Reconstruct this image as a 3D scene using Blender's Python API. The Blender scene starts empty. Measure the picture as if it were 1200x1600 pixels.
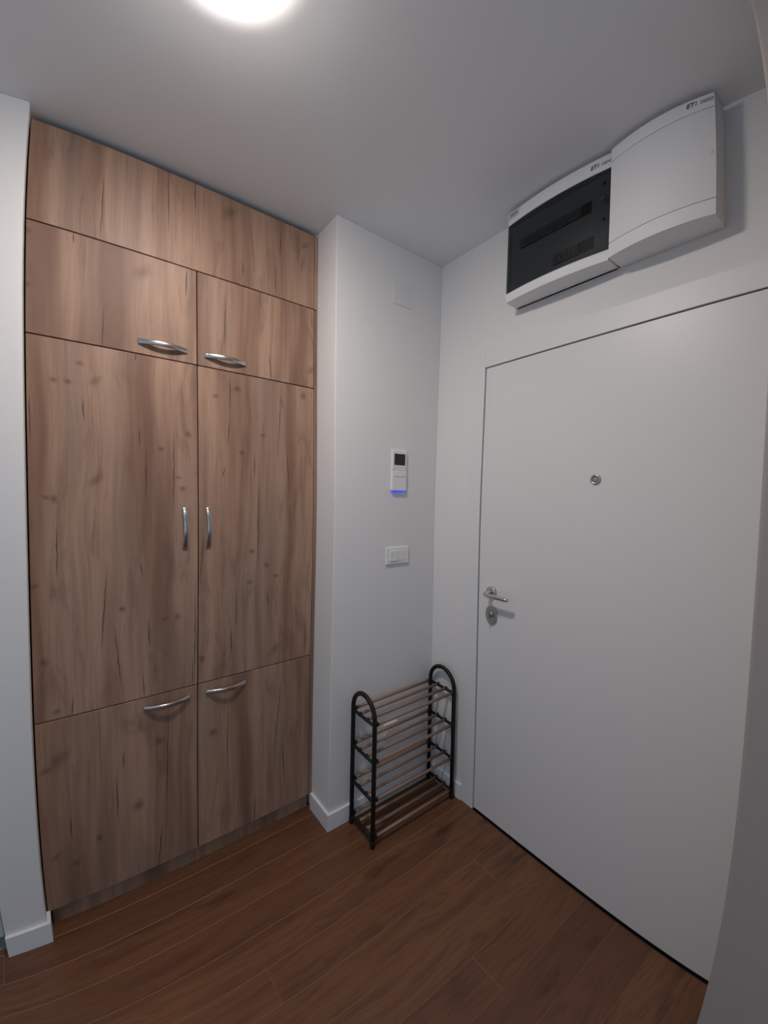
import bpy, bmesh, math, random
from mathutils import Vector, Matrix

C = bpy.context.scene.collection
PI = math.pi
random.seed(7)

# ------------------------------------------------------------------ camera
# wide phone lens: fisheye polynomial (radius on the sensor -> angle), 16 mm high sensor
cam_d = bpy.data.cameras.new('camera')
cam = bpy.data.objects.new('camera', cam_d)
C.objects.link(cam)
bpy.context.scene.camera = cam
cam_d.type = 'PANO'
cam_d.sensor_fit = 'VERTICAL'
cam_d.sensor_width = 12.0
cam_d.sensor_height = 16.0
cc = cam_d
cc.panorama_type = 'FISHEYE_LENS_POLYNOMIAL'
cc.fisheye_fov = PI
cc.fisheye_polynomial_k0 = 0.0
cc.fisheye_polynomial_k1 = -0.165218
cc.fisheye_polynomial_k2 = 0.00426447
cc.fisheye_polynomial_k3 = 0.000688863
cc.fisheye_polynomial_k4 = -5.27727e-05
cam_d.clip_start = 0.01
yaw, pitch, roll = (math.radians(a) for a in (37.5014, -2.74201, 1.14275))
fwd = Vector((math.sin(yaw) * math.cos(pitch), math.cos(yaw) * math.cos(pitch), math.sin(pitch)))
rgt = Vector((math.cos(yaw), -math.sin(yaw), 0))
upv = rgt.cross(fwd)
r2 = rgt * math.cos(roll) + upv * math.sin(roll)
u2 = -rgt * math.sin(roll) + upv * math.cos(roll)
m = Matrix((r2, u2, -fwd)).transposed().to_4x4()
m.translation = Vector((-1.47603, -1.48601, 1.47481))
cam.matrix_world = m

# ------------------------------------------------------------------ world, exposure
world = bpy.data.worlds.new('world')
bpy.context.scene.world = world
world.use_nodes = True
bg = world.node_tree.nodes['Background']
bg.inputs['Color'].default_value = (0.58, 0.775, 1.0, 1)
bg.inputs['Strength'].default_value = 0.46
LAMP_STRENGTH = 140.0
LAMP_COLOR = (1.0, 0.915, 0.855, 1)
vs = bpy.context.scene.view_settings
vs.view_transform = 'Standard'
vs.look = 'None'
vs.gamma = 1.0
vs.use_curve_mapping = False
vs.exposure = 0.0


# ------------------------------------------------------------------ helpers
def box(bm, x0, x1, y0, y1, z0, z1, bevel=0.0, seg=2):
    vv = [bm.verts.new((x, y, z)) for x in (x0, x1) for y in (y0, y1) for z in (z0, z1)]
    f = []
    for a in ((0, 1, 3, 2), (4, 6, 7, 5), (0, 4, 5, 1), (2, 3, 7, 6), (0, 2, 6, 4), (1, 5, 7, 3)):
        f.append(bm.faces.new([vv[i] for i in a]))
    bmesh.ops.recalc_face_normals(bm, faces=f)
    if bevel:
        es = list({e for fa in f for e in fa.edges})
        bmesh.ops.bevel(bm, geom=es, offset=bevel, segments=seg, affect='EDGES', profile=0.5)
    return bm


def prism(bm, pts, z0, z1, bevel=0.0):
    """extrude a plan outline (x, y) from z0 to z1"""
    a = [bm.verts.new((x, y, z0)) for x, y in pts]
    b = [bm.verts.new((x, y, z1)) for x, y in pts]
    n = len(pts)
    f = [bm.faces.new(a), bm.faces.new(b)]
    for i in range(n):
        f.append(bm.faces.new((a[i], a[(i + 1) % n], b[(i + 1) % n], b[i])))
    bmesh.ops.recalc_face_normals(bm, faces=f)
    if bevel:
        es = list(f[0].edges) + list(f[1].edges)
        bmesh.ops.bevel(bm, geom=es, offset=bevel, segments=2, affect='EDGES', profile=0.5)


def tube(bm, path, r, n=14, caps=True, closed=False):
    path = [Vector(p) for p in path]
    rings = []
    t0 = (path[1] - path[0]).normalized()
    ref = Vector((0, 0, 1)) if abs(t0.z) < 0.9 else Vector((1, 0, 0))
    nrm = (ref - t0 * ref.dot(t0)).normalized()
    for i, p in enumerate(path):
        if i == 0:
            t = path[1] - path[0]
        elif i == len(path) - 1:
            t = path[-1] - path[-2]
        else:
            t = (path[i + 1] - path[i]).normalized() + (path[i] - path[i - 1]).normalized()
        t.normalize()
        nrm = (nrm - t * nrm.dot(t)).normalized()
        bn = t.cross(nrm)
        rr = r[i] if isinstance(r, (list, tuple)) else r
        rings.append([bm.verts.new(p + (nrm * math.cos(2 * PI * k / n) + bn * math.sin(2 * PI * k / n)) * rr) for k in range(n)])
    fs = []
    for a, b in zip(rings, rings[1:]):
        for k in range(n):
            f = bm.faces.new((a[k], a[(k + 1) % n], b[(k + 1) % n], b[k]))
            f.smooth = True
            fs.append(f)
    if caps:
        fs.append(bm.faces.new(rings[0]))
        fs.append(bm.faces.new(rings[-1]))
    bmesh.ops.recalc_face_normals(bm, faces=fs)


def lathe(bm, prof, origin, axis, n=32):
    """prof: list of (radius, height along axis); closed at zero radius"""
    axis = Vector(axis).normalized()
    ref = Vector((0, 0, 1)) if abs(axis.z) < 0.9 else Vector((1, 0, 0))
    u = (ref - axis * ref.dot(axis)).normalized()
    w = axis.cross(u)
    o = Vector(origin)
    rings = []
    for r, h in prof:
        if r < 1e-6:
            rings.append([bm.verts.new(o + axis * h)])
        else:
            rings.append([bm.verts.new(o + axis * h + (u * math.cos(2 * PI * k / n) + w * math.sin(2 * PI * k / n)) * r) for k in range(n)])
    fs = []
    for a, b in zip(rings, rings[1:]):
        for k in range(n):
            k2 = (k + 1) % n
            if len(a) == 1:
                vv = (a[0], b[k], b[k2])
            elif len(b) == 1:
                vv = (a[k], a[k2], b[0])
            else:
                vv = (a[k], a[k2], b[k2], b[k])
            f = bm.faces.new(vv)
            f.smooth = True
            fs.append(f)
    bmesh.ops.recalc_face_normals(bm, faces=fs)


def obj(name, bm, mat, parent=None, label=None, soft=False):
    """link a bmesh (given in world coordinates) as one object; origin at the parent's origin"""
    off = parent_world(parent)
    if parent is None:
        lo = Vector([min(v.co[i] for v in bm.verts) for i in range(3)])
        hi = Vector([max(v.co[i] for v in bm.verts) for i in range(3)])
        off = (lo + hi) / 2
        off.z = lo.z
    bmesh.ops.translate(bm, verts=bm.verts, vec=-off)
    me = bpy.data.meshes.new(name)
    bm.to_mesh(me)
    bm.free()
    if soft:
        for p in me.polygons:
            p.use_smooth = True
        me.set_sharp_from_angle(angle=math.radians(28))
    for mt in (mat if isinstance(mat, (list, tuple)) else [mat]):
        me.materials.append(mt)
    o = bpy.data.objects.new(name, me)
    C.objects.link(o)
    if parent is not None:
        o.parent = parent
    else:
        o.location = off
    if label:
        o['label'] = label
    return o


def parent_world(p):
    v = Vector((0, 0, 0))
    while p is not None:
        v = v + Vector(p.location)
        p = p.parent
    return v


def thing(name, label, cat, loc, group=None):
    o = bpy.data.objects.new(name, None)
    C.objects.link(o)
    o.location = loc
    o.empty_display_size = 0.1
    o['label'] = label
    o['category'] = cat
    if group:
        o['group'] = group
    return o


def struct(o, label=None, cat=None):
    o['kind'] = 'structure'
    if label:
        o['label'] = label
    if cat:
        o['category'] = cat
    return o


def text(name, s, mat, parent, size, origin, xdir, ydir, shear=0.0, depth=0.0006, label=None, bold=0.03):
    """flat raised lettering: s written along xdir with up ydir, standing proud of a surface"""
    cu = bpy.data.curves.new(name, 'FONT')
    cu.body = s
    cu.size = size
    cu.shear = shear
    cu.offset = size * bold
    cu.extrude = depth / 2
    tmp = bpy.data.objects.new(name, cu)
    C.objects.link(tmp)
    dg = bpy.context.evaluated_depsgraph_get()
    me = bpy.data.meshes.new_from_object(tmp.evaluated_get(dg))
    bpy.data.objects.remove(tmp)
    xd, yd = Vector(xdir).normalized(), Vector(ydir).normalized()
    zd = xd.cross(yd)
    mt = Matrix((xd, yd, zd)).transposed().to_4x4()
    mt.translation = Vector(origin) - parent_world(parent)
    me.transform(mt)
    me.materials.clear()
    me.materials.append(mat)
    o = bpy.data.objects.new(name, me)
    C.objects.link(o)
    o.parent = parent
    if label:
        o['label'] = label
    return o


# ------------------------------------------------------------------ materials
def mat(name, color=(0.8, 0.8, 0.8), rough=0.5, metal=0.0, emit=None, strength=0.0, spec=0.5):
    m_ = bpy.data.materials.new(name)
    m_.use_nodes = True
    b = m_.node_tree.nodes['Principled BSDF']
    b.inputs['Base Color'].default_value = (*color, 1)
    b.inputs['Roughness'].default_value = rough
    b.inputs['Metallic'].default_value = metal
    b.inputs['Specular IOR Level'].default_value = spec
    if emit:
        b.inputs['Emission Color'].default_value = (*emit, 1)
        b.inputs['Emission Strength'].default_value = strength
    return m_


class NT:
    """small node-graph writer"""
    def __init__(self, m_):
        self.t = m_.node_tree
        self.n = self.t.nodes
        self.b = self.n['Principled BSDF']

    def put(self, sock, v):
        if isinstance(v, bpy.types.NodeSocket):
            self.t.links.new(v, sock)
        else:
            sock.default_value = v

    def math(self, op, a, b=0.0, c=0.0, clamp=False):
        n = self.n.new('ShaderNodeMath')
        n.operation = op
        n.use_clamp = clamp
        self.put(n.inputs[0], a)
        self.put(n.inputs[1], b)
        self.put(n.inputs[2], c)
        return n.outputs[0]

    def vec(self, op, a, b=(0, 0, 0)):
        n = self.n.new('ShaderNodeVectorMath')
        n.operation = op
        self.put(n.inputs[0], a)
        if op != 'LENGTH':
            self.put(n.inputs[1], b)
        return n.outputs['Value'] if op == 'LENGTH' else n.outputs[0]

    def rng(self, v, a, b, c=0.0, d=1.0, smooth=True):
        n = self.n.new('ShaderNodeMapRange')
        n.interpolation_type = 'SMOOTHSTEP' if smooth else 'LINEAR'
        self.put(n.inputs['Value'], v)
        for k, x in zip(('From Min', 'From Max', 'To Min', 'To Max'), (a, b, c, d)):
            self.put(n.inputs[k], x)
        return n.outputs[0]

    def lin(self, v, a, b, c=0.0, d=1.0):
        n = self.n.new('ShaderNodeMapRange')
        n.clamp = False
        self.put(n.inputs['Value'], v)
        for k, x in zip(('From Min', 'From Max', 'To Min', 'To Max'), (a, b, c, d)):
            self.put(n.inputs[k], x)
        return n.outputs[0]

    def noise(self, v, scale=1.0, detail=3.0, rough=0.5, dist=0.0):
        n = self.n.new('ShaderNodeTexNoise')
        self.put(n.inputs['Vector'], v)
        n.inputs['Scale'].default_value = scale
        n.inputs['Detail'].default_value = detail
        n.inputs['Roughness'].default_value = rough
        n.inputs['Distortion'].default_value = dist
        return n.outputs['Fac']

    def mix(self, f, a, b, mode='MIX'):
        n = self.n.new('ShaderNodeMix')
        n.data_type = 'RGBA'
        n.blend_type = mode
        self.put(n.inputs[0], f)
        self.put(n.inputs[6], a if isinstance(a, bpy.types.NodeSocket) else (*a, 1))
        self.put(n.inputs[7], b if isinstance(b, bpy.types.NodeSocket) else (*b, 1))
        return n.outputs[2]

    def coord(self):
        return self.n.new('ShaderNodeTexCoord').outputs['Object']

    def sep(self, v):
        n = self.n.new('ShaderNodeSeparateXYZ')
        self.put(n.inputs[0], v)
        return n.outputs

    def comb(self, x, y, z):
        n = self.n.new('ShaderNodeCombineXYZ')
        for i, q in enumerate((x, y, z)):
            self.put(n.inputs[i], q)
        return n.outputs[0]

    def bump(self, h, strength, dist):
        n = self.n.new('ShaderNodeBump')
        n.inputs['Strength'].default_value = strength
        n.inputs['Distance'].default_value = dist
        self.put(n.inputs['Height'], h)
        self.t.links.new(n.outputs[0], self.b.inputs['Normal'])


def paint(name, color, rough=0.75):
    m_ = mat(name, color, rough, spec=0.3)
    g = NT(m_)
    co = g.coord()
    h = g.noise(co, 220.0, 3.0, 0.6)
    g.bump(h, 0.12, 0.001)
    tone = g.noise(co, 1.3, 2.0)
    c2 = tuple(x * 0.975 for x in color)
    g.put(g.b.inputs['Base Color'], g.mix(tone, color, c2))
    return m_


WX = -1.1          # x of the wardrobe's origin
CRACKS = [(-1.196,2.588,-1.193,2.41),(-1.107,2.578,-1.107,2.486),(-1.386,2.454,-1.393,2.304),(-1.465,2.268,-1.464,2.24),(-0.779,2.527,-0.782,2.439),(-0.803,2.398,-0.799,2.296),(-1.134,2.267,-1.139,2.179),(-1.001,2.2,-1.004,2.049),(-0.869,2.268,-0.861,2.215),(-1.386,2.049,-1.391,1.937),(-0.938,2.361,-0.932,2.32),(-0.639,2.261,-0.632,2.19),(-1.576,1.74,-1.575,1.623),(-1.446,1.755,-1.442,1.694),(-1.288,1.672,-1.289,1.626),(-1.269,1.586,-1.271,1.45),(-1.183,1.652,-1.184,1.424),(-1.297,1.929,-1.297,1.909),(-1.515,1.331,-1.518,1.203),(-1.387,1.164,-1.404,0.958),(-1.367,0.976,-1.348,0.799),(-1.266,0.994,-1.262,0.912),(-1.111,1.046,-1.116,0.729),(-1.285,0.803,-1.279,0.736),(-1.483,0.785,-1.486,0.726),(-1.29,1.206,-1.283,1.168),(-1.121,0.817,-1.122,0.725),(-0.984,1.901,-0.986,1.784),(-0.986,1.75,-0.996,1.661),(-0.777,1.86,-0.791,1.667),(-0.757,1.689,-0.74,1.493),(-0.827,2.019,-0.818,1.937),(-1.005,1.554,-1.017,1.523),(-0.872,1.503,-0.876,1.2),(-0.89,1.614,-0.89,1.534),(-1.082,1.304,-1.095,1.137),(-0.961,1.041,-0.96,0.925),(-0.832,1.04,-0.828,0.979),(-0.979,0.911,-0.978,0.823),(-0.655,0.866,-0.655,0.756),(-1.367,0.456,-1.364,0.322),(-1.344,0.541,-1.345,0.494),(-1.203,0.646,-1.21,0.328),(-1.226,0.212,-1.243,0.071),(-0.99,0.554,-0.99,0.35),(-0.755,0.346,-0.74,0.182),(-0.876,0.159,-0.878,0.064),(-0.765,0.593,-0.795,0.348),(-1.5,0.374,-1.499,0.311),(-1.452,0.116,-1.454,0.016)]
KNOTS = [(-1.579,2.239,0.006),(-1.275,2.21,0.019),(-0.982,2.528,0.019),(-1.411,1.819,0.011),(-1.518,1.804,0.006),(-0.671,2.523,0.011),(-1.581,2.077,0.005),(-1.452,1.868,0.006),(-1.412,1.498,0.014),(-1.223,1.614,0.005),(-1.169,1.515,0.006),(-1.136,1.676,0.004),(-1.155,1.474,0.005),(-1.54,1.438,0.004),(-1.522,1.435,0.004),(-1.482,1.805,0.004),(-1.212,1.0,0.004),(-1.172,0.999,0.005),(-1.344,1.055,0.002),(-1.573,1.162,0.005),(-1.554,0.917,0.002),(-1.524,0.75,0.004),(-1.038,1.832,0.006),(-0.676,1.893,0.007),(-0.957,1.873,0.007),(-0.856,1.701,0.006),(-0.639,2.009,0.012),(-0.942,1.623,0.002),(-0.796,1.108,0.007),(-0.837,1.157,0.005),(-0.905,1.094,0.003),(-0.798,0.79,0.017),(-1.088,0.819,0.005),(-0.9,1.222,0.003),(-1.528,0.585,0.02),(-1.232,0.549,0.008),(-1.045,0.514,0.009),(-1.546,0.255,0.008),(-1.423,0.27,0.005),(-1.492,0.208,0.006),(-1.558,0.562,0.009),(-1.303,0.332,0.009)]
OAK_LIGHT = (0.445, 0.280, 0.195)
OAK_DARK = (0.205, 0.112, 0.076)
OAK_GREY = (0.315, 0.235, 0.185)


def oak(name, x0=None, x1=None, z0=0.0, z1=3.0, seed=0.0):
    """rustic oak laminate: vertical grain, board tones, knots and dark cracks at fixed places"""
    m_ = mat(name, OAK_LIGHT, 0.52, spec=0.35)
    g = NT(m_)
    co = g.coord()
    s = g.sep(co)
    x, z = s[0], s[2]
    wob = g.noise(g.comb(g.math('MULTIPLY', x, 3.0), seed, g.math('MULTIPLY', z, 2.2)), 1.0, 2.0)
    xw = g.math('MULTIPLY_ADD', g.math('SUBTRACT', wob, 0.5), 0.05, x)
    broad = g.noise(g.comb(g.math('MULTIPLY', xw, 9.0), seed, g.math('MULTIPLY', z, 0.55)), 1.0, 3.0, 0.55)
    grain = g.noise(g.comb(g.math('MULTIPLY', xw, 42.0), seed + 3, g.math('MULTIPLY', z, 1.6)), 1.0, 4.0, 0.6, 0.4)
    fine = g.noise(g.comb(g.math('MULTIPLY', xw, 260.0), seed + 5, g.math('MULTIPLY', z, 9.0)), 1.0, 2.0)
    grey = g.noise(g.comb(g.math('MULTIPLY', xw, 7.0), seed + 9, g.math('MULTIPLY', z, 0.8)), 1.0, 2.0)
    col = g.mix(g.rng(broad, 0.36, 0.68), OAK_LIGHT, OAK_DARK)
    col = g.mix(g.rng(grey, 0.50, 0.76, 0.0, 0.6), col, OAK_GREY)
    col = g.mix(g.rng(grain, 0.40, 0.78, 0.0, 0.55), col, OAK_DARK)
    col = g.mix(g.rng(fine, 0.35, 0.75, 0.0, 0.16), col, OAK_DARK)
    blot = g.noise(g.comb(g.math('MULTIPLY', xw, 16.0), seed + 21, g.math('MULTIPLY', z, 3.6)), 1.0, 4.0, 0.62, 0.8)
    col = g.mix(g.rng(blot, 0.50, 0.76, 0.0, 0.6), col, (0.165, 0.094, 0.070))
    streak = g.noise(g.comb(g.math('MULTIPLY', xw, 85.0), seed + 31, g.math('MULTIPLY', z, 2.4)), 1.0, 3.0, 0.6)
    col = g.mix(g.rng(streak, 0.60, 0.78, 0.0, 0.5), col, (0.14, 0.082, 0.062))
    mask = None
    jit = g.noise(g.comb(2.0, seed, g.math('MULTIPLY', z, 26.0)), 1.0, 2.0)
    xj = g.math('MULTIPLY_ADD', g.math('SUBTRACT', jit, 0.5), 0.006, x)
    for (ax, az, bx, bz) in CRACKS:
        zm, xm = (az + bz) / 2, (ax + bx) / 2
        if x0 is not None and not (x0 <= xm <= x1 and z0 <= zm <= z1):
            continue
        ex = 0.12 * (az - bz)
        t = g.lin(z, az + ex, bz - ex)
        tt = g.math('MULTIPLY', t, g.math('SUBTRACT', 1.0, t))
        d = g.math('ABSOLUTE', g.math('SUBTRACT', xj, g.math('MULTIPLY_ADD', t, bx - ax, ax - WX)))
        k = g.math('MULTIPLY_ADD', tt, -0.0058, d)
        mk = g.rng(k, 0.0016, -0.0012)
        mask = mk if mask is None else g.math('MAXIMUM', mask, mk)
    if mask is not None:
        col = g.mix(g.math('MULTIPLY', mask, g.rng(jit, 0.25, 0.6, 0.6, 0.95)), col, (0.052, 0.034, 0.026))
    km = None
    kn = g.noise(co, 34.0, 3.0, 0.6)
    for i, (kx, kz, kr) in enumerate(KNOTS):
        if x0 is not None and not (x0 <= kx <= x1 and z0 <= kz <= z1):
            continue
        kr = max(kr * 1.15, 0.0065)
        ang = ((i * 37) % 60 - 20) * PI / 180 if kr < 0.012 else 0.75
        asp = (1.15, 1.6, 0.8)[i % 3] if kr < 0.012 else 1.9
        dx = g.math('SUBTRACT', x, kx - WX)
        dz = g.math('SUBTRACT', z, kz)
        a = g.math('ADD', g.math('MULTIPLY', dx, math.cos(ang) / kr), g.math('MULTIPLY', dz, math.sin(ang) / kr))
        b = g.math('ADD', g.math('MULTIPLY', dx, -math.sin(ang) / kr * asp), g.math('MULTIPLY', dz, math.cos(ang) / kr * asp))
        ln = g.vec('LENGTH', g.comb(a, b, 0.0))
        ln = g.math('MULTIPLY_ADD', g.math('SUBTRACT', kn, 0.5), 1.8, ln)
        mk = g.rng(ln, 2.7, -0.2, 0.0, 0.62 if kr < 0.012 else 0.5)
        km = mk if km is None else g.math('MAXIMUM', km, mk)
    if km is not None:
        col = g.mix(km, col, (0.085, 0.047, 0.035))
    g.put(g.b.inputs['Base Color'], col)
    g.bump(g.math('ADD', grain, fine), 0.06, 0.001)
    return m_


def parquet(name):
    m_ = mat(name, (0.14, 0.05, 0.025), 0.42, spec=0.4)
    g = NT(m_)
    inf = g.n.new('ShaderNodeObjectInfo')
    rnd = inf.outputs['Random']
    co = g.coord()
    s = g.sep(co)
    off = g.math('MULTIPLY', rnd, 40.0)
    wob = g.noise(g.comb(g.math('ADD', g.math('MULTIPLY', s[0], 2.2), off), g.math('MULTIPLY', s[1], 9.0), off), 1.0, 2.0)
    yv = g.math('MULTIPLY_ADD', g.math('SUBTRACT', wob, 0.5), 0.10, s[1])
    g1 = g.noise(g.comb(g.math('ADD', g.math('MULTIPLY', s[0], 1.8), off), g.math('MULTIPLY', yv, 24.0), off), 1.0, 5.0, 0.6, 0.7)
    g2 = g.noise(g.comb(g.math('ADD', g.math('MULTIPLY', s[0], 9.0), off), g.math('MULTIPLY', yv, 170.0), off), 1.0, 3.0, 0.6)
    pat = g.noise(g.comb(g.math('ADD', g.math('MULTIPLY', s[0], 4.0), off), g.math('MULTIPLY', s[1], 13.0), off), 1.0, 3.0)
    base = g.mix(rnd, (0.205, 0.090, 0.042), (0.138, 0.056, 0.029))
    col = g.mix(g.rng(g1, 0.36, 0.78, 0.0, 0.8), base, (0.100, 0.039, 0.021))
    col = g.mix(g.rng(g2, 0.42, 0.75, 0.0, 0.45), col, (0.066, 0.025, 0.015))
    col = g.mix(g.rng(pat, 0.56, 0.78, 0.0, 0.75), col, (0.055, 0.021, 0.013))
    g.put(g.b.inputs['Base Color'], col)
    g.put(g.b.inputs['Roughness'], g.rng(g2, 0.3, 0.8, 0.36, 0.52))
    g.bump(g2, 0.08, 0.001)
    return m_


M = {}
M['wall'] = paint('wall_paint', (0.80, 0.785, 0.775))
M['near'] = paint('near_wall_shaded', (0.36, 0.315, 0.29))  # white wall; its shade is put into this darker colour
M['ceiling'] = paint('ceiling_paint', (0.87, 0.88, 0.895), 0.9)
M['cover'] = paint('cover_paint', (0.765, 0.755, 0.75), 0.6)
M['base'] = mat('baseboard_white', (0.82, 0.82, 0.82), 0.35)
M['door'] = mat('door_white', (0.76, 0.755, 0.75), 0.37, spec=0.45)
_g = NT(M['door'])
_g.bump(_g.noise(_g.coord(), 120.0, 3.0, 0.6), 0.035, 0.001)
M['casing'] = mat('casing_white', (0.77, 0.765, 0.76), 0.42)
M['plastic'] = mat('white_plastic', (0.80, 0.80, 0.80), 0.55)
M['plastic2'] = mat('switch_plastic', (0.82, 0.81, 0.80), 0.3)
M['chrome'] = mat('satin_chrome', (0.64, 0.62, 0.60), 0.24, 1.0)
M['steel'] = mat('brushed_steel', (0.55, 0.54, 0.53), 0.33, 1.0)
M['dark'] = mat('dark_gap', (0.02, 0.018, 0.016), 0.8)
M['black'] = mat('black_tube', (0.009, 0.008, 0.008), 0.55, spec=0.35)
M['rod'] = mat('rod_wood', (0.22, 0.135, 0.095), 0.45)
_g = NT(M['rod'])
_s = _g.sep(_g.coord())
_n = _g.noise(_g.comb(_g.math('MULTIPLY', _s[0], 6.0), _g.math('MULTIPLY', _s[1], 300.0), _g.math('MULTIPLY', _s[2], 300.0)), 1.0, 3.0)
_g.put(_g.b.inputs['Base Color'], _g.mix(_n, (0.33, 0.215, 0.155), (0.22, 0.135, 0.095)))
M['tile'] = mat('grey_stone', (0.20, 0.21, 0.22), 0.5)
_g = NT(M['tile'])
_g.put(_g.b.inputs['Base Color'], _g.mix(_g.noise(_g.coord(), 18.0, 4.0), (0.16, 0.17, 0.18), (0.27, 0.28, 0.29)))
M['screen'] = mat('screen_black', (0.012, 0.012, 0.013), 0.15)
M['button'] = mat('button_grey', (0.35, 0.35, 0.36), 0.5)
M['led'] = mat('blue_led', (0.02, 0.03, 0.22), 0.5, emit=(0.03, 0.06, 1.0), strength=0.75)
M['panel_in'] = mat('panel_inside', (0.80, 0.81, 0.82), 0.6)
M['slot'] = mat('slot_dark', (0.06, 0.06, 0.065), 0.6)
M['breaker'] = mat('breaker_grey', (0.45, 0.46, 0.47), 0.5)
M['ink'] = mat('ink_dark', (0.03, 0.02, 0.025), 0.6)
M['ink_red'] = mat('ink_red', (0.16, 0.02, 0.025), 0.6)
M['ink_grey'] = mat('ink_grey', (0.33, 0.34, 0.36), 0.6)
M['sticker'] = mat('sticker_grey', (0.55, 0.56, 0.58), 0.5)
M['glow'] = mat('lamp_opal', (0.9, 0.9, 0.9), 0.3, emit=LAMP_COLOR[:3], strength=LAMP_STRENGTH)
M['rim'] = mat('lamp_rim', (0.9, 0.9, 0.9), 0.3, emit=LAMP_COLOR[:3], strength=11.0)
M['edge'] = mat('plank_edge_lit', (0.25, 0.125, 0.07), 0.5)  # light caught on the plank bevels, put in as a paler colour
M['parquet'] = parquet('oiled_parquet')
# tinted see-through door of the fuse box
mt_ = bpy.data.materials.new('smoked_window')
mt_.use_nodes = True
_t = mt_.node_tree
_t.nodes.remove(_t.nodes['Principled BSDF'])
_tr = _t.nodes.new('ShaderNodeBsdfTransparent')
_tr.inputs['Color'].default_value = (0.455, 0.47, 0.48, 1)
_gl = _t.nodes.new('ShaderNodeBsdfGlossy')
_gl.inputs['Roughness'].default_value = 0.42
_gl.inputs['Color'].default_value = (0.9, 0.9, 0.9, 1)
_fr = _t.nodes.new('ShaderNodeFresnel')
_fr.inputs['IOR'].default_value = 1.18
_mx = _t.nodes.new('ShaderNodeMixShader')
_t.links.new(_fr.outputs[0], _mx.inputs[0])
_t.links.new(_tr.outputs[0], _mx.inputs[1])
_t.links.new(_gl.outputs[0], _mx.inputs[2])
_t.links.new(_mx.outputs[0], _t.nodes['Material Output'].inputs[0])
M['smoked'] = mt_

H = 2.6
XL, YP, XW, YC = -1.587, 0.1123, -0.6062, 0.1575    # pier edge, pier front, pillar edge, wardrobe front
BT, BH = 0.012, 0.074                               # baseboard

# ------------------------------------------------------------------ the setting
bm = bmesh.new(); box(bm, -2.7, 0.16, -3.6, 0.9, -0.05, -0.0122)
floor = struct(obj('floor', bm, M['dark']), 'brown parquet floor of long narrow planks')
PW, PL = 0.1182, 2.4
k = 0
rows = [i for i in range(-2, 31)]
for r in rows:
    y1 = -0.0012 - r * PW
    y0 = y1 - PW
    x = (-1.95, -2.35, -1.72)[r % 3] - PL
    if r == 4:
        x = -0.205 - 2 * PL
    if r == 3:
        x = -1.03 - 2 * PL
    if r == 6:
        x = -0.49 - 2 * PL
    while x < -0.004:
        xa, xb = max(x, -2.7), min(x + PL, -0.004)
        x += PL
        if xb - xa < 0.02:
            continue
        bm = bmesh.new()
        e, bv = 0.00015, 0.0015
        lo = [bm.verts.new(p) for p in ((xa + e, y0 + e, -0.012), (xb - e, y0 + e, -0.012), (xb - e, y1 - e, -0.012), (xa + e, y1 - e, -0.012))]
        md = [bm.verts.new(p) for p in ((xa + e, y0 + e, -0.0011), (xb - e, y0 + e, -0.0011), (xb - e, y1 - e, -0.0011), (xa + e, y1 - e, -0.0011))]
        tp = [bm.verts.new(p) for p in ((xa + bv, y0 + bv, 0), (xb - bv, y0 + bv, 0), (xb - bv, y1 - bv, 0), (xa + bv, y1 - bv, 0))]
        bm.faces.new(tp)
        bm.faces.new(lo[::-1])
        for a, b in ((lo, md), (md, tp)):
            for i in range(4):
                f = bm.faces.new((a[i], a[(i + 1) % 4], b[(i + 1) % 4], b[i]))
                f.material_index = 1
        cen = Vector(((xa + xb) / 2, (y0 + y1) / 2, 0))
        bmesh.ops.translate(bm, verts=bm.verts, vec=-cen)
        me = bpy.data.meshes.new('plank')
        bm.to_mesh(me); bm.free()
        me.materials.append(M['parquet']); me.materials.append(M['edge'])
        o = bpy.data.objects.new('plank', me)
        C.objects.link(o)
        o.parent = floor
        o.location = cen - Vector(floor.location)

bm = bmesh.new(); box(bm, -2.7, 0.16, -3.6, 0.9, H, H + 0.1)
struct(obj('ceiling', bm, M['ceiling']), 'flat white ceiling')

bm = bmesh.new(); box(bm, XW, 0.0, 0.0, 0.9, 0.0, H, 0.003, 2)
struct(obj('wall_back', bm, M['wall']), 'white wall and pillar edge between the wardrobe and the entry door')

DL, DR, DT = -0.2965, -1.262, 2.043                 # opening of the entry door in the right wall
bm = bmesh.new()
box(bm, 0.0, 0.16, DL + 0.004, 0.9, 0.0, H)
box(bm, 0.0, 0.16, DR - 0.004, DL + 0.004, DT + 0.004, H)
box(bm, 0.0, 0.16, -3.6, DR - 0.004, 0.0, H)
struct(obj('wall_right', bm, M['wall']), 'white wall around and above the entry door')

bm = bmesh.new(); box(bm, -1.704, XL, YP, 0.9, 0.0, H, 0.003, 2)
struct(obj('wall_left', bm, M['wall']), 'narrow white wall pier left of the wardrobe')
bm = bmesh.new(); box(bm, XL, XW, 0.80, 0.9, 0.0, H)
struct(obj('wall_niche', bm, M['wall']), 'back of the niche behind the wardrobe')
bm = bmesh.new(); box(bm, -2.7, -1.7045, YP, 0.9, 2.08, H); box(bm, -2.7, -2.55, YP, 0.9, 0, 2.08)
struct(obj('wall_side', bm, M['wall']), 'white wall over the side doorway beyond the pier')
bm = bmesh.new(); box(bm, -2.82, -2.7, -0.35, 0.9, 0.0, H)
struct(obj('wall_outer', bm, M['wall']), 'short white wall at the left end of the hall beside the side doorway')

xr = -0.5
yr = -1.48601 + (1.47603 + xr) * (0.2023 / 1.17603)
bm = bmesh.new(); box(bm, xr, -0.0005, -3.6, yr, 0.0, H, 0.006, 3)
struct(obj('wall_near', bm, M['near']), 'white wall corner close to the camera at the right edge')

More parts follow.
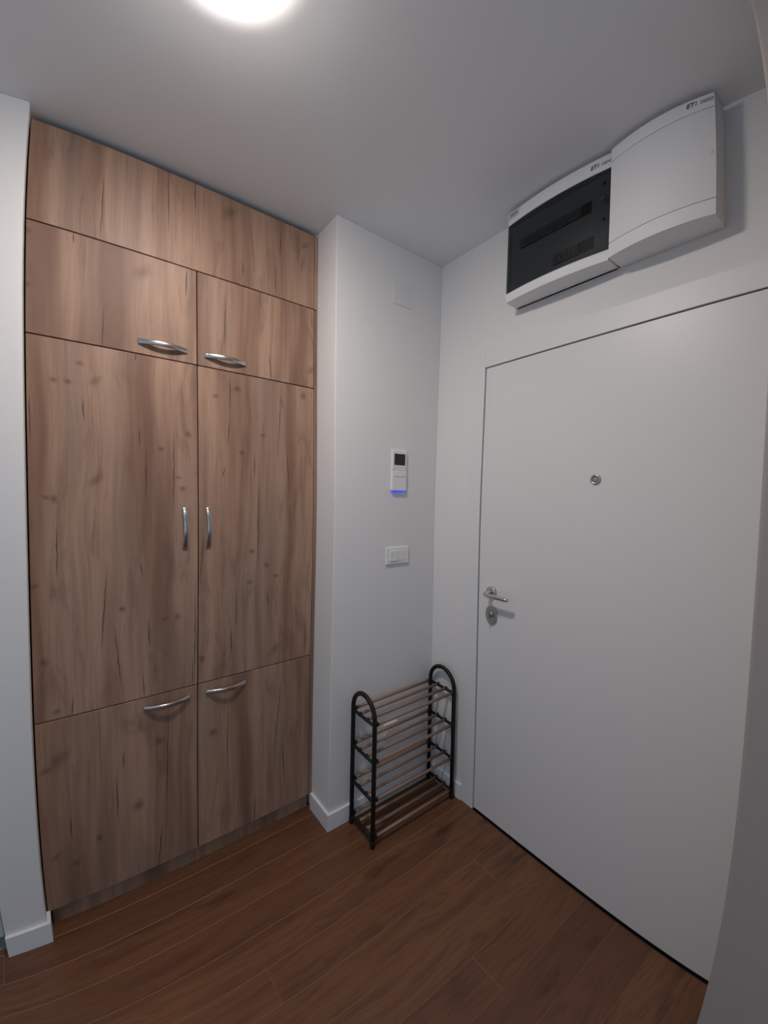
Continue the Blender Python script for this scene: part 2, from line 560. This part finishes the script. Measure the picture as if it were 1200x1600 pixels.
# baseboards
bm = bmesh.new()
prism(bm, [(-0.0125, 0.0), (-0.0125, -BT), (XW - BT, -BT), (XW - BT, 0.1555), (XW, 0.1555), (XW, 0.0)], 0.0, BH, 0.0012)
struct(obj('baseboard_back', bm, M['base']), 'white baseboard wrapping the pillar corner')
bm = bmesh.new()
prism(bm, [(-1.704, YP), (-1.704, YP - BT), (XL + BT, YP - BT), (XL + BT, 0.1555), (XL, 0.1555), (XL, YP)], 0.0, BH, 0.0012)
struct(obj('baseboard_left', bm, M['base']), 'white baseboard around the foot of the left pier')
bm = bmesh.new(); box(bm, -BT, 0.0, -0.2245, -0.0005, 0.0, BH, 0.0012)
struct(obj('baseboard_right', bm, M['base']), 'short white baseboard behind the shoe rack')

# side doorway beyond the pier: grey sill and white door leaf, only a sliver in view
door2 = struct(thing('door_2', 'sliver of white side door beyond the left wall pier', 'door', (-2.1, 0.19, 0.0)))
bm = bmesh.new(); box(bm, -2.549, -1.7165, 0.19, 0.23, 0.006, 2.06, 0.002)
obj('door_leaf', bm, M['door'], door2)
bm = bmesh.new(); box(bm, -2.549, -1.7055, 0.232, 0.26, 0.0, 2.078)
obj('door_stop', bm, M['dark'], door2)
bm = bmesh.new(); box(bm, -2.549, -1.706, 0.14, 0.30, 0.0003, 0.004, 0.001)
struct(obj('trim_1', bm, M['tile']), 'grey stone door sill beyond the left wall pier')

# ------------------------------------------------------------------ entry door
door = struct(thing('door_1', 'plain white entry door with silver lever handle and peephole', 'door', (0.0, (DL + DR) / 2, 0.0)))
bm = bmesh.new(); box(bm, 0.0015, 0.05, DR + 0.003, DL, 0.009, DT - 0.003, 0.0015, 2)
leaf = obj('door_leaf', bm, M['door'], door)
bm = bmesh.new()
box(bm, -0.006, 0.004, DL + 0.003, -0.2255, 0.0005, 2.120, 0.0012)
obj('door_casing', bm, M['casing'], door)
bm = bmesh.new()
box(bm, -0.006, 0.004, -1.3155, DL + 0.0022, DT, 2.120, 0.0012)
obj('door_casing', bm, M['casing'], door)
bm = bmesh.new()
box(bm, -0.006, 0.004, -1.3155, DR, 0.0005, DT - 0.0005, 0.0012)
obj('door_casing', bm, M['casing'], door)
bm = bmesh.new()
box(bm, 0.051, 0.155, DR - 0.002, DL + 0.002, 0.0, DT + 0.002)
obj('door_rebate', bm, M['dark'], door)
# lever handle on a round rose
hy, hz = -0.3690, 1.0385
bm = bmesh.new()
lathe(bm, [(0.0, 0.011), (0.0235, 0.011), (0.0255, 0.009), (0.0262, 0.0), (0.0, 0.0)], (0.0015, hy, hz), (-1, 0, 0), 36)
rose = obj('handle_rose', bm, M['chrome'], leaf)
bm = bmesh.new()
pth = [(-0.009, hy, hz), (-0.035, hy, hz), (-0.046, hy - 0.001, hz - 0.0005), (-0.053, hy - 0.006, hz - 0.001), (-0.056, hy - 0.014, hz - 0.0015),
       (-0.057, hy - 0.03, hz - 0.002), (-0.057, hy - 0.07, hz - 0.002), (-0.056, hy - 0.110, hz - 0.002), (-0.054, hy - 0.122, hz - 0.002)]
tube(bm, pth, [0.0098, 0.0098, 0.0098, 0.0098, 0.0095, 0.0092, 0.0088, 0.0085, 0.0070], 18)
obj('lever', bm, M['chrome'], leaf)
# oval lock plate with a thumb turn
ly, lz = -0.3712, 0.9375
bm = bmesh.new()
prof = []
pts = []
for i in range(40):
    a = 2 * PI * i / 40
    pts.append((0.030 * math.cos(a), 0.042 * math.sin(a)))
for d, s in ((0.0, 1.0), (0.007, 1.0), (0.0095, 0.93)):
    prof.append([bm.verts.new((0.0015 - d, ly + p[0] * s, lz + p[1] * s)) for p in pts])
fs = [bm.faces.new(prof[0]), bm.faces.new(prof[2])]
for a, b in zip(prof, prof[1:]):
    for i in range(40):
        f = bm.faces.new((a[i], a[(i + 1) % 40], b[(i + 1) % 40], b[i])); f.smooth = True
        fs.append(f)
bmesh.ops.recalc_face_normals(bm, faces=fs)
obj('lock_plate', bm, M['steel'], leaf)
bm = bmesh.new()
lathe(bm, [(0.0, 0.016), (0.011, 0.016), (0.0125, 0.014), (0.0125, 0.008), (0.0, 0.008)], (0.0015, ly, lz + 0.004), (-1, 0, 0), 24)
box(bm, -0.0355, -0.0135, ly - 0.0045, ly + 0.0045, lz - 0.013, lz + 0.021, 0.003, 2)
obj('thumb_turn', bm, M['steel'], leaf)
# peephole
bm = bmesh.new()
lathe(bm, [(0.0, 0.002), (0.0105, 0.002), (0.0115, 0.0055), (0.0150, 0.0065), (0.0175, 0.005), (0.0185, 0.0), (0.0, 0.0)], (0.0015, -0.7945, 1.5365), (-1, 0, 0), 32)
peep = obj('peephole', bm, M['steel'], leaf)
bm = bmesh.new()
lathe(bm, [(0.0, 0.0042), (0.006, 0.0036), (0.0105, 0.002), (0.0, 0.0018)], (0.0013, -0.7945, 1.5365), (-1, 0, 0), 24)
obj('peephole_lens', bm, mat('lens_grey', (0.30, 0.31, 0.32), 0.12, spec=0.8), leaf)

# ------------------------------------------------------------------ wardrobe
ward = thing('wardrobe', 'tall built-in wardrobe of rustic oak laminate with six chrome handled doors', 'wardrobe', (WX, YC, 0.0))
WL, WS, WR = -1.5842, -1.1022, -0.6238
ZA, ZB, ZC, ZD, ZT = 2.2722, 1.9333, 0.7231, 0.0662, 2.583
G = 0.0019
TH = 0.018


def front(name, x0, x1, z0, z1, seed):
    bm = bmesh.new()
    box(bm, x0 + G, x1 - G, YC, YC + TH, z0 + G, z1 - G, 0.0008, 1)
    return obj(name, bm, oak('oak_%d' % int(seed), x0, x1, z0, z1, seed * 7.3), ward)


front('top_panel', WL, WR, ZA, ZT, 1)
d_ul = front('upper_door', WL, WS, ZB, ZA, 2)
d_ur = front('upper_door', WS, WR, ZB, ZA, 3)
d_tl = front('tall_door', WL, WS, ZC, ZB, 4)
d_tr = front('tall_door', WS, WR, ZC, ZB, 5)
d_ll = front('lower_door', WL, WS, ZD, ZC, 6)
d_lr = front('lower_door', WS, WR, ZD, ZC, 7)
bm = bmesh.new(); box(bm, WR + 0.001, -0.6095, YC + 0.0015, YC + 0.03, ZD + G, ZA - G, 0.0006, 1)
obj('side_filler', bm, oak('oak_8', -0.6, -0.5, 0, 1, 51.0), ward)
bm = bmesh.new(); box(bm, WR + 0.001, -0.6085, YC + 0.0015, YC + 0.03, ZA + G, ZT - G, 0.0006, 1)
obj('side_filler', bm, oak('oak_10', -0.6, -0.5, 0, 1, 61.0), ward)
bm = bmesh.new(); box(bm, -1.5715, -0.622, 0.1772, 0.195, 0.0005, 0.064, 0.0006, 1)
obj('plinth', bm, oak('oak_9', -1.6, -0.6, 0.0, 0.063, 12.0), ward)
bm = bmesh.new(); box(bm, -1.583, -0.610, 0.1967, 0.78, 0.066, 2.588)
obj('carcass', bm, M['dark'], ward)


def bow_handle(parent, cx, cz, vertical, length=0.155, proj=0.025, width=0.0185, th=0.0046):
    """flat arched pull, both ends flattening onto the door"""
    n = 22
    bm = bmesh.new()
    rings = []
    for i in range(n + 1):
        t = i / n
        s = (t - 0.5) * length
        tt = min(1.0, max(0.0, (t - 0.03) / 0.94))
        o = th * 0.5 + (proj - th) * math.sin(PI * tt) ** 0.85
        ds = length / n
        t2 = min(1.0, max(0.0, (t + 0.01 - 0.03) / 0.94)); t1 = min(1.0, max(0.0, (t - 0.01 - 0.03) / 0.94))
        do = (proj - th) * (math.sin(PI * t2) ** 0.85 - math.sin(PI * t1) ** 0.85)
        tg = Vector((0.02 * length, do)).normalized()
        nr = Vector((-tg.y, tg.x))
        w = width * (1.0 - 0.16 * math.sin(PI * t))
        ring = []
        for a, b in ((-1, -0.55), (-0.85, -1), (0.85, -1), (1, -0.55), (1, 0.45), (0.7, 1), (-0.7, 1), (-1, 0.45)):
            ps = s + nr.x * b * th / 2
            po = max(0.0, o + nr.y * b * th / 2)
            pw = a * w / 2
            if vertical:
                ring.append(bm.verts.new((cx + pw, YC - po, cz + ps)))
            else:
                ring.append(bm.verts.new((cx + ps, YC - po, cz + pw)))
        rings.append(ring)
    fs = []
    for a, b in zip(rings, rings[1:]):
        for k in range(8):
            f = bm.faces.new((a[k], a[(k + 1) % 8], b[(k + 1) % 8], b[k])); f.smooth = k in (4, 5, 6, 7)
            fs.append(f)
    fs.append(bm.faces.new(rings[0])); fs.append(bm.faces.new(rings[-1]))
    bmesh.ops.recalc_face_normals(bm, faces=fs)
    return obj('handle', bm, M['chrome'], parent)


bow_handle(d_ul, -1.2135, 1.976, False)
bow_handle(d_ur, -1.0000, 1.975, False)
bow_handle(d_tl, -1.1475, 1.328, True)
bow_handle(d_tr, -1.0670, 1.328, True)
bow_handle(d_ll, -1.2050, 0.682, False)
bow_handle(d_lr, -0.9955, 0.682, False)

# ------------------------------------------------------------------ shoe rack
rack = thing('shoe_rack', 'small black tubular shoe rack with four tiers of thin brown rods', 'shoe rack', (-0.268, -0.107, 0.0))
RXL, RXR, RYB, RYF, RR = -0.505, -0.0325, -0.0265, -0.1875, 0.0098
TIERS = (0.517, 0.361, 0.199, 0.040)
ROD_Y = (-0.0265, -0.0790, -0.1330, -0.1855)
for X, inn in ((RXL, 1), (RXR, -1)):
    bm = bmesh.new()
    rad = (RYB - RYF) / 2
    cy = (RYB + RYF) / 2
    zs = 0.612 - rad
    pth = [(X, RYB, 0.0), (X, RYB, zs * 0.5)]
    for i in range(21):
        a = PI * i / 20
        pth.append((X, cy + rad * math.cos(a), zs + rad * math.sin(a)))
    pth += [(X, RYF, zs * 0.5), (X, RYF, 0.0)]
    tube(bm, pth, RR, 16)
    fr = obj('side_frame', bm, M['black'], rack)
    for y in (RYB, RYF):
        bm = bmesh.new()
        tube(bm, [(X, y, 0.0), (X, y, 0.003), (X, y, 0.028), (X, y, 0.030)], [0.0098, 0.0112, 0.0112, 0.0102], 16)
        obj('foot_cap', bm, M['black'], fr)
    for zt in TIERS:
        bm = bmesh.new()
        tube(bm, [(X, RYB, zt - 0.003), (X, RYF, zt - 0.003)], 0.0068, 12)
        for y in ROD_Y:
            # cup that takes the end of a rod
            tube(bm, [(X - inn * 0.004, y, zt), (X + inn * 0.020, y, zt)] if y in (ROD_Y[0], ROD_Y[3]) else [(X - inn * 0.006, y, zt), (X + inn * 0.006, y, zt)], 0.0085, 12)
        obj('crossbar', bm, M['black'], fr)
rod0 = None
for zt in TIERS:
    for y in ROD_Y:
        if rod0 is None:
            bm = bmesh.new()
            tube(bm, [(RXL + 0.002, y, zt + 0.0005), (RXR - 0.002, y, zt + 0.0005)], 0.0066, 12)
            rod0 = obj('rod', bm, M['rod'], rack)
            y00, z00 = y, zt
        else:
            o = rod0.copy()
            C.objects.link(o)
            o.parent = rack
            o.location = (0, y - y00, zt - z00)

# ------------------------------------------------------------------ boxes above the door
BZ0, BZ1 = 2.2432, 2.5865


def arc(y0, y1, de, dm, off=0.0, n=18):
    """front line of a box seen from above, bulging in the middle"""
    out = []
    for i in range(n + 1):
        u = i / n
        out.append((-(de + (dm - de) * (1 - (2 * u - 1) ** 2)) - off, y0 + (y1 - y0) * u))
    return out


def slab(y0, y1, de, dm, thick, z0, z1, off=0.0, bevel=0.0012):
    bm = bmesh.new()
    a = arc(y0, y1, de, dm, off)
    b = arc(y0, y1, de, dm, off - thick)
    prism(bm, a + b[::-1], z0, z1, bevel)
    return bm


# closed white box on the right
RY0, RY1 = -0.8455, -1.1285
rb = thing('junction_box', 'plain white bulging box with closed lid, right one above the door', 'electrical box', (0.0, (RY0 + RY1) / 2, BZ0))
bm = bmesh.new()
prism(bm, [(0.0, RY0)] + arc(RY0, RY1, 0.091, 0.113) + [(0.0, RY1)], BZ0, BZ1, 0.0025)
obj('housing', bm, M['plastic'], rb, soft=True)
obj('lower_band', slab(RY0, RY1, 0.0955, 0.1175, 0.006, BZ0 + 0.0005, 2.2875), M['plastic'], rb, soft=True)
ld = obj('lid', slab(RY0, RY1, 0.0955, 0.1175, 0.006, 2.2893, 2.5445), M['plastic'], rb, soft=True)
ub = obj('upper_band', slab(RY0, RY1, 0.0955, 0.1175, 0.006, 2.5463, BZ1 - 0.0005), M['plastic'], rb, soft=True)
bm = bmesh.new()
lathe(bm, [(0.0, 0.003), (0.0085, 0.003), (0.0095, 0.002), (0.0098, 0.0), (0.0, 0.0)], (-0.0968, -1.1120, 2.4175), (-1, 0, 0), 28)
box(bm, -0.1010, -0.0985, -1.1133, -1.1107, 2.411, 2.424)
obj('lid_catch', bm, M['plastic'], ld)

# fuse box on the left with a smoked window
LY0, LY1 = -0.4475, -0.8400
lb = thing('fuse_box', 'white fuse box with dark smoked window, left one above the door', 'electrical box', (0.0, (LY0 + LY1) / 2, BZ0))
LDE, LDM = 0.0835, 0.1000
bm = bmesh.new()
box(bm, -0.012, 0.0, LY1, LY0, BZ0, BZ1)
prism(bm, [(0.0, LY0)] + arc(LY0, LY1, LDE - 0.004, LDM - 0.004) + [(0.0, LY1)], BZ0, 2.2785, 0.002)
prism(bm, [(0.0, LY0)] + arc(LY0, LY1, LDE - 0.004, LDM - 0.004) + [(0.0, LY1)], 2.5395, BZ1, 0.002)
box(bm, -LDE + 0.004, -0.004, LY0 - 0.006, LY0, BZ0 + 0.01, BZ1 - 0.01)
box(bm, -LDE + 0.004, -0.004, LY1, LY1 + 0.006, BZ0 + 0.01, BZ1 - 0.01)
obj('housing', bm, M['plastic'], lb, soft=True)
obj('lower_band', slab(LY0, LY1, LDE, LDM, 0.006, BZ0 + 0.0005, 2.2780), M['plastic'], lb, soft=True)
obj('upper_band', slab(LY0, LY1, LDE, LDM, 0.006, 2.5400, BZ1 - 0.0005), M['plastic'], lb, soft=True)
obj('window', slab(LY0, LY1, LDE, LDM, 0.0025, 2.2796, 2.5385, 0.0004, 0.0005), M['smoked'], lb, 'dark smoked window', soft=True)
bm = bmesh.new()
box(bm, -0.064, -0.05, LY1 + 0.007, LY0 - 0.007, 2.2790, 2.5390)
ip = obj('inner_cover', bm, M['panel_in'], lb)
for (ya, yb, za, zb, n0, n1, tot) in ((-0.496, -0.770, 2.4385, 2.4765, 0, 14, 16), (-0.636, -0.782, 2.3150, 2.3545, 0, 5, 8)):
    bm = bmesh.new()
    box(bm, -0.0665, -0.0635, yb, ya, za, zb)
    row = obj('breaker_slot', bm, M['slot'], lb)
    w = (ya - yb) / tot
    for i in range(n0, n1):
        yy = ya - w * (i + 0.5)
        bm = bmesh.new()
        box(bm, -0.070, -0.0662, yy - w * 0.45, yy + w * 0.45, za + 0.003, zb - 0.003)
        box(bm, -0.076, -0.070, yy - w * 0.28, yy + w * 0.28, za + 0.012, zb - 0.016)
        obj('breaker', bm, M['breaker'], row)
bm = bmesh.new()
lathe(bm, [(0.0, 0.002), (0.0085, 0.002), (0.0095, 0.0), (0.0, 0.0)], (-0.0885, -0.818, 2.452), (-1, 0, 0), 24)
obj('window_catch', bm, M['ink'], lb)
for zz in (2.512, 2.395):
    bm = bmesh.new()
    lathe(bm, [(0.0, 0.0015), (0.0045, 0.0015), (0.005, 0.0), (0.0, 0.0)], (-0.0646, -0.812, zz), (-1, 0, 0), 16)
    obj('cover_screw', bm, M['screen'], lb)


def front_x(y, y0, y1, de, dm):
    u = (y - y0) / (y1 - y0)
    return -(de + (dm - de) * (1 - (2 * u - 1) ** 2))


def logo(parent, y, z, y0, y1, de, dm):
    xa = front_x(y, y0, y1, de, dm)
    xb = front_x(y - 0.045, y0, y1, de, dm)
    xd = Vector((xb - xa, -0.045, 0)).normalized()
    nrm_ = Vector((0, 0, 1)).cross(xd)
    n = xd.cross(Vector((0, 0, 1)))
    text('lettering', 'ET', M['ink'], parent, 0.0175, Vector((xa, y, z)) + n * 0.0004, xd, (0, 0, 1), 0.25, label='dark maker lettering')
    text('lettering', 'i', M['ink_red'], parent, 0.0175, Vector((xa, y, z)) + xd * 0.0215 + n * 0.0004, xd, (0, 0, 1), 0.25, label='red maker lettering')
    text('lettering', 'DIDO', M['ink_grey'], parent, 0.0125, Vector((xa, y, z)) + xd * 0.0335 + n * 0.0010, xd, (0, 0, 1), 0.2, label='pale grey lettering')


logo(rb, -1.0615, 2.5650, RY0, RY1, 0.0955, 0.1175)
logo(lb, -0.7760, 2.5580, LY0, LY1, LDE, LDM)
# small grey rating plate at the top left corner of the fuse box
bm = bmesh.new()
xa, xb = front_x(-0.4515, LY0, LY1, LDE, LDM), front_x(-0.4985, LY0, LY1, LDE, LDM)
vs_ = []
for (yy, xx) in ((-0.4515, xa), (-0.4985, xb)):
    for dx in (0.0, -0.0012):
        for zz in (2.5600, 2.5862):
            vs_.append(bm.verts.new((xx + dx, yy, zz)))
for a in ((0, 1, 3, 2), (4, 6, 7, 5), (0, 4, 5, 1), (2, 3, 7, 6), (0, 2, 6, 4), (1, 5, 7, 3)):
    bm.faces.new([vs_[i] for i in a])
bmesh.ops.recalc_face_normals(bm, faces=bm.faces)
pl = obj('rating_plate', bm, M['sticker'], lb, 'small grey plate with a dark line of print')
bm = bmesh.new()
for i in range(7):
    u0, u1 = 0.14 + i * 0.105, 0.14 + i * 0.105 + 0.085
    p0 = Vector((xa + (xb - xa) * u0 - 0.0016, -0.4515 - 0.047 * u0, 2.5705))
    p1 = Vector((xa + (xb - xa) * u1 - 0.0016, -0.4515 - 0.047 * u1, 2.5705))
    hgt = 0.0042 if i % 3 else 0.0055
    bm.faces.new([bm.verts.new(p0), bm.verts.new(p1), bm.verts.new(p1 + Vector((0, 0, hgt))), bm.verts.new(p0 + Vector((0, 0, hgt)))])
obj('print_line', bm, M['ink'], pl)

# ------------------------------------------------------------------ things on the back wall
th = thing('thermostat', 'white wall thermostat with square black screen, above the blue-lit module', 'thermostat', (-0.2555, 0.0, 1.586))
bm = bmesh.new(); box(bm, -0.3005, -0.2095, -0.012, 0.0, 1.5860, 1.6810, 0.003, 2)
tb = obj('housing', bm, M['plastic2'], th)
bm = bmesh.new(); box(bm, -0.2885, -0.2215, -0.0135, -0.0118, 1.6110, 1.6640, 0.0006, 1)
obj('screen', bm, M['screen'], th)
for i in range(4):
    bm = bmesh.new()
    bx = -0.284 + i * 0.0205
    lathe(bm, [(0.0, 0.0012), (0.0026, 0.0012), (0.0028, 0.0), (0.0, 0.0)], (bx, -0.0118, 1.5985), (0, -1, 0), 14)
    obj('button', bm, M['button'], th)
mo = thing('wall_module', 'white wall plate with glowing blue strip, under the thermostat', 'wall control', (-0.2565, 0.0, 1.486))
bm = bmesh.new(); box(bm, -0.3015, -0.2105, -0.014, 0.0, 1.4880, 1.5850, 0.003, 2)
obj('housing', bm, M['plastic2'], mo)
bm = bmesh.new(); box(bm, -0.2965, -0.2155, -0.0152, -0.0138, 1.5560, 1.5572)
obj('joint_line', bm, M['button'], mo)
bm = bmesh.new(); box(bm, -0.2995, -0.2125, -0.0158, -0.0015, 1.4838, 1.4884, 0.0005, 1)
obj('light_strip', bm, M['led'], mo, 'glowing blue light strip')

sw = thing('light_switch', 'white double wall plate with rocker switch beside the door', 'switch', (-0.2525, 0.0, 1.127))
bm = bmesh.new(); box(bm, -0.3235, -0.1815, -0.009, 0.0, 1.1310, 1.2120, 0.003, 2)
obj('plate', bm, M['plastic2'], sw)
bm = bmesh.new()
vv = []
box(bm, -0.3010, -0.2555, -0.0135, -0.0085, 1.1475, 1.1975, 0.0012, 2)
rk = obj('rocker', bm, M['plastic2'], sw)
bm = bmesh.new(); box(bm, -0.2535, -0.2050, -0.0105, -0.0085, 1.1475, 1.1975, 0.0012, 2)
obj('blank_insert', bm, M['plastic2'], sw)
for zz in (1.166, 1.179):
    bm = bmesh.new()
    lathe(bm, [(0.0, 0.0008), (0.0022, 0.0008), (0.0023, 0.0), (0.0, 0.0)], (-0.2935, -0.0135, zz), (0, -1, 0), 12)
    obj('indicator', bm, M['button'], rk)

cv = None
bm = bmesh.new(); box(bm, -0.3055, -0.1975, -0.003, 0.0, 2.3385, 2.4435, 0.0008, 1)
cv = obj('junction_cover', bm, M['cover'])
cv['label'] = 'thin square blank cover plate high on the wall near the ceiling'
cv['category'] = 'cover plate'

ot = thing('wall_outlet', 'white wall socket low on the wall behind the shoe rack', 'socket', (-0.272, 0.0, 0.287))
bm = bmesh.new(); box(bm, -0.3120, -0.2320, -0.009, 0.0, 0.2870, 0.3670, 0.003, 2)
obj('plate', bm, M['plastic2'], ot)
bm = bmesh.new()
lathe(bm, [(0.021, 0.0018), (0.0235, 0.0018), (0.0235, -0.001), (0.021, -0.001), (0.021, 0.0018)], (-0.272, -0.0088, 0.327), (0, -1, 0), 28)
obj('socket_rim', bm, M['plastic2'], ot)
for dx in (-0.0095, 0.0095):
    bm = bmesh.new()
    lathe(bm, [(0.0, 0.0004), (0.0026, 0.0004), (0.0026, 0.0), (0.0, 0.0)], (-0.272 + dx, -0.0090, 0.327), (0, -1, 0), 12)
    obj('pin_hole', bm, M['screen'], ot)

# ------------------------------------------------------------------ ceiling lamp
lx, ly_, lr = -1.214, -0.585, 0.104
lamp = thing('ceiling_lamp', 'round glowing white opal lamp on the ceiling', 'lamp', (lx, ly_, H))
bm = bmesh.new()
lathe(bm, [(0.0, 0.0), (lr - 0.004, 0.0), (lr, -0.002), (lr, -0.010), (0.0, -0.010)], (lx, ly_, H - 0.0003), (0, 0, 1), 48)
obj('base_ring', bm, M['plastic'], lamp)
bm = bmesh.new()
lathe(bm, [(lr - 0.001, -0.0102), (lr, -0.014), (lr, -0.030), (lr - 0.0015, -0.0335), (lr - 0.003, -0.034)], (lx, ly_, H - 0.0003), (0, 0, 1), 48)
obj('shade_rim', bm, M['rim'], lamp, 'dimmer opal rim of the shade')
bm = bmesh.new()
prof = []
for i in range(11):
    a = i / 10
    prof.append(((lr - 0.0035) * math.cos(PI / 2 * a), -0.034 - 0.020 * math.sin(PI / 2 * a) ** 1.6))
lathe(bm, [(0.0, -0.0338)] + prof, (lx, ly_, H - 0.0003), (0, 0, 1), 48)
obj('shade', bm, M['glow'], lamp, 'glowing opal shade')
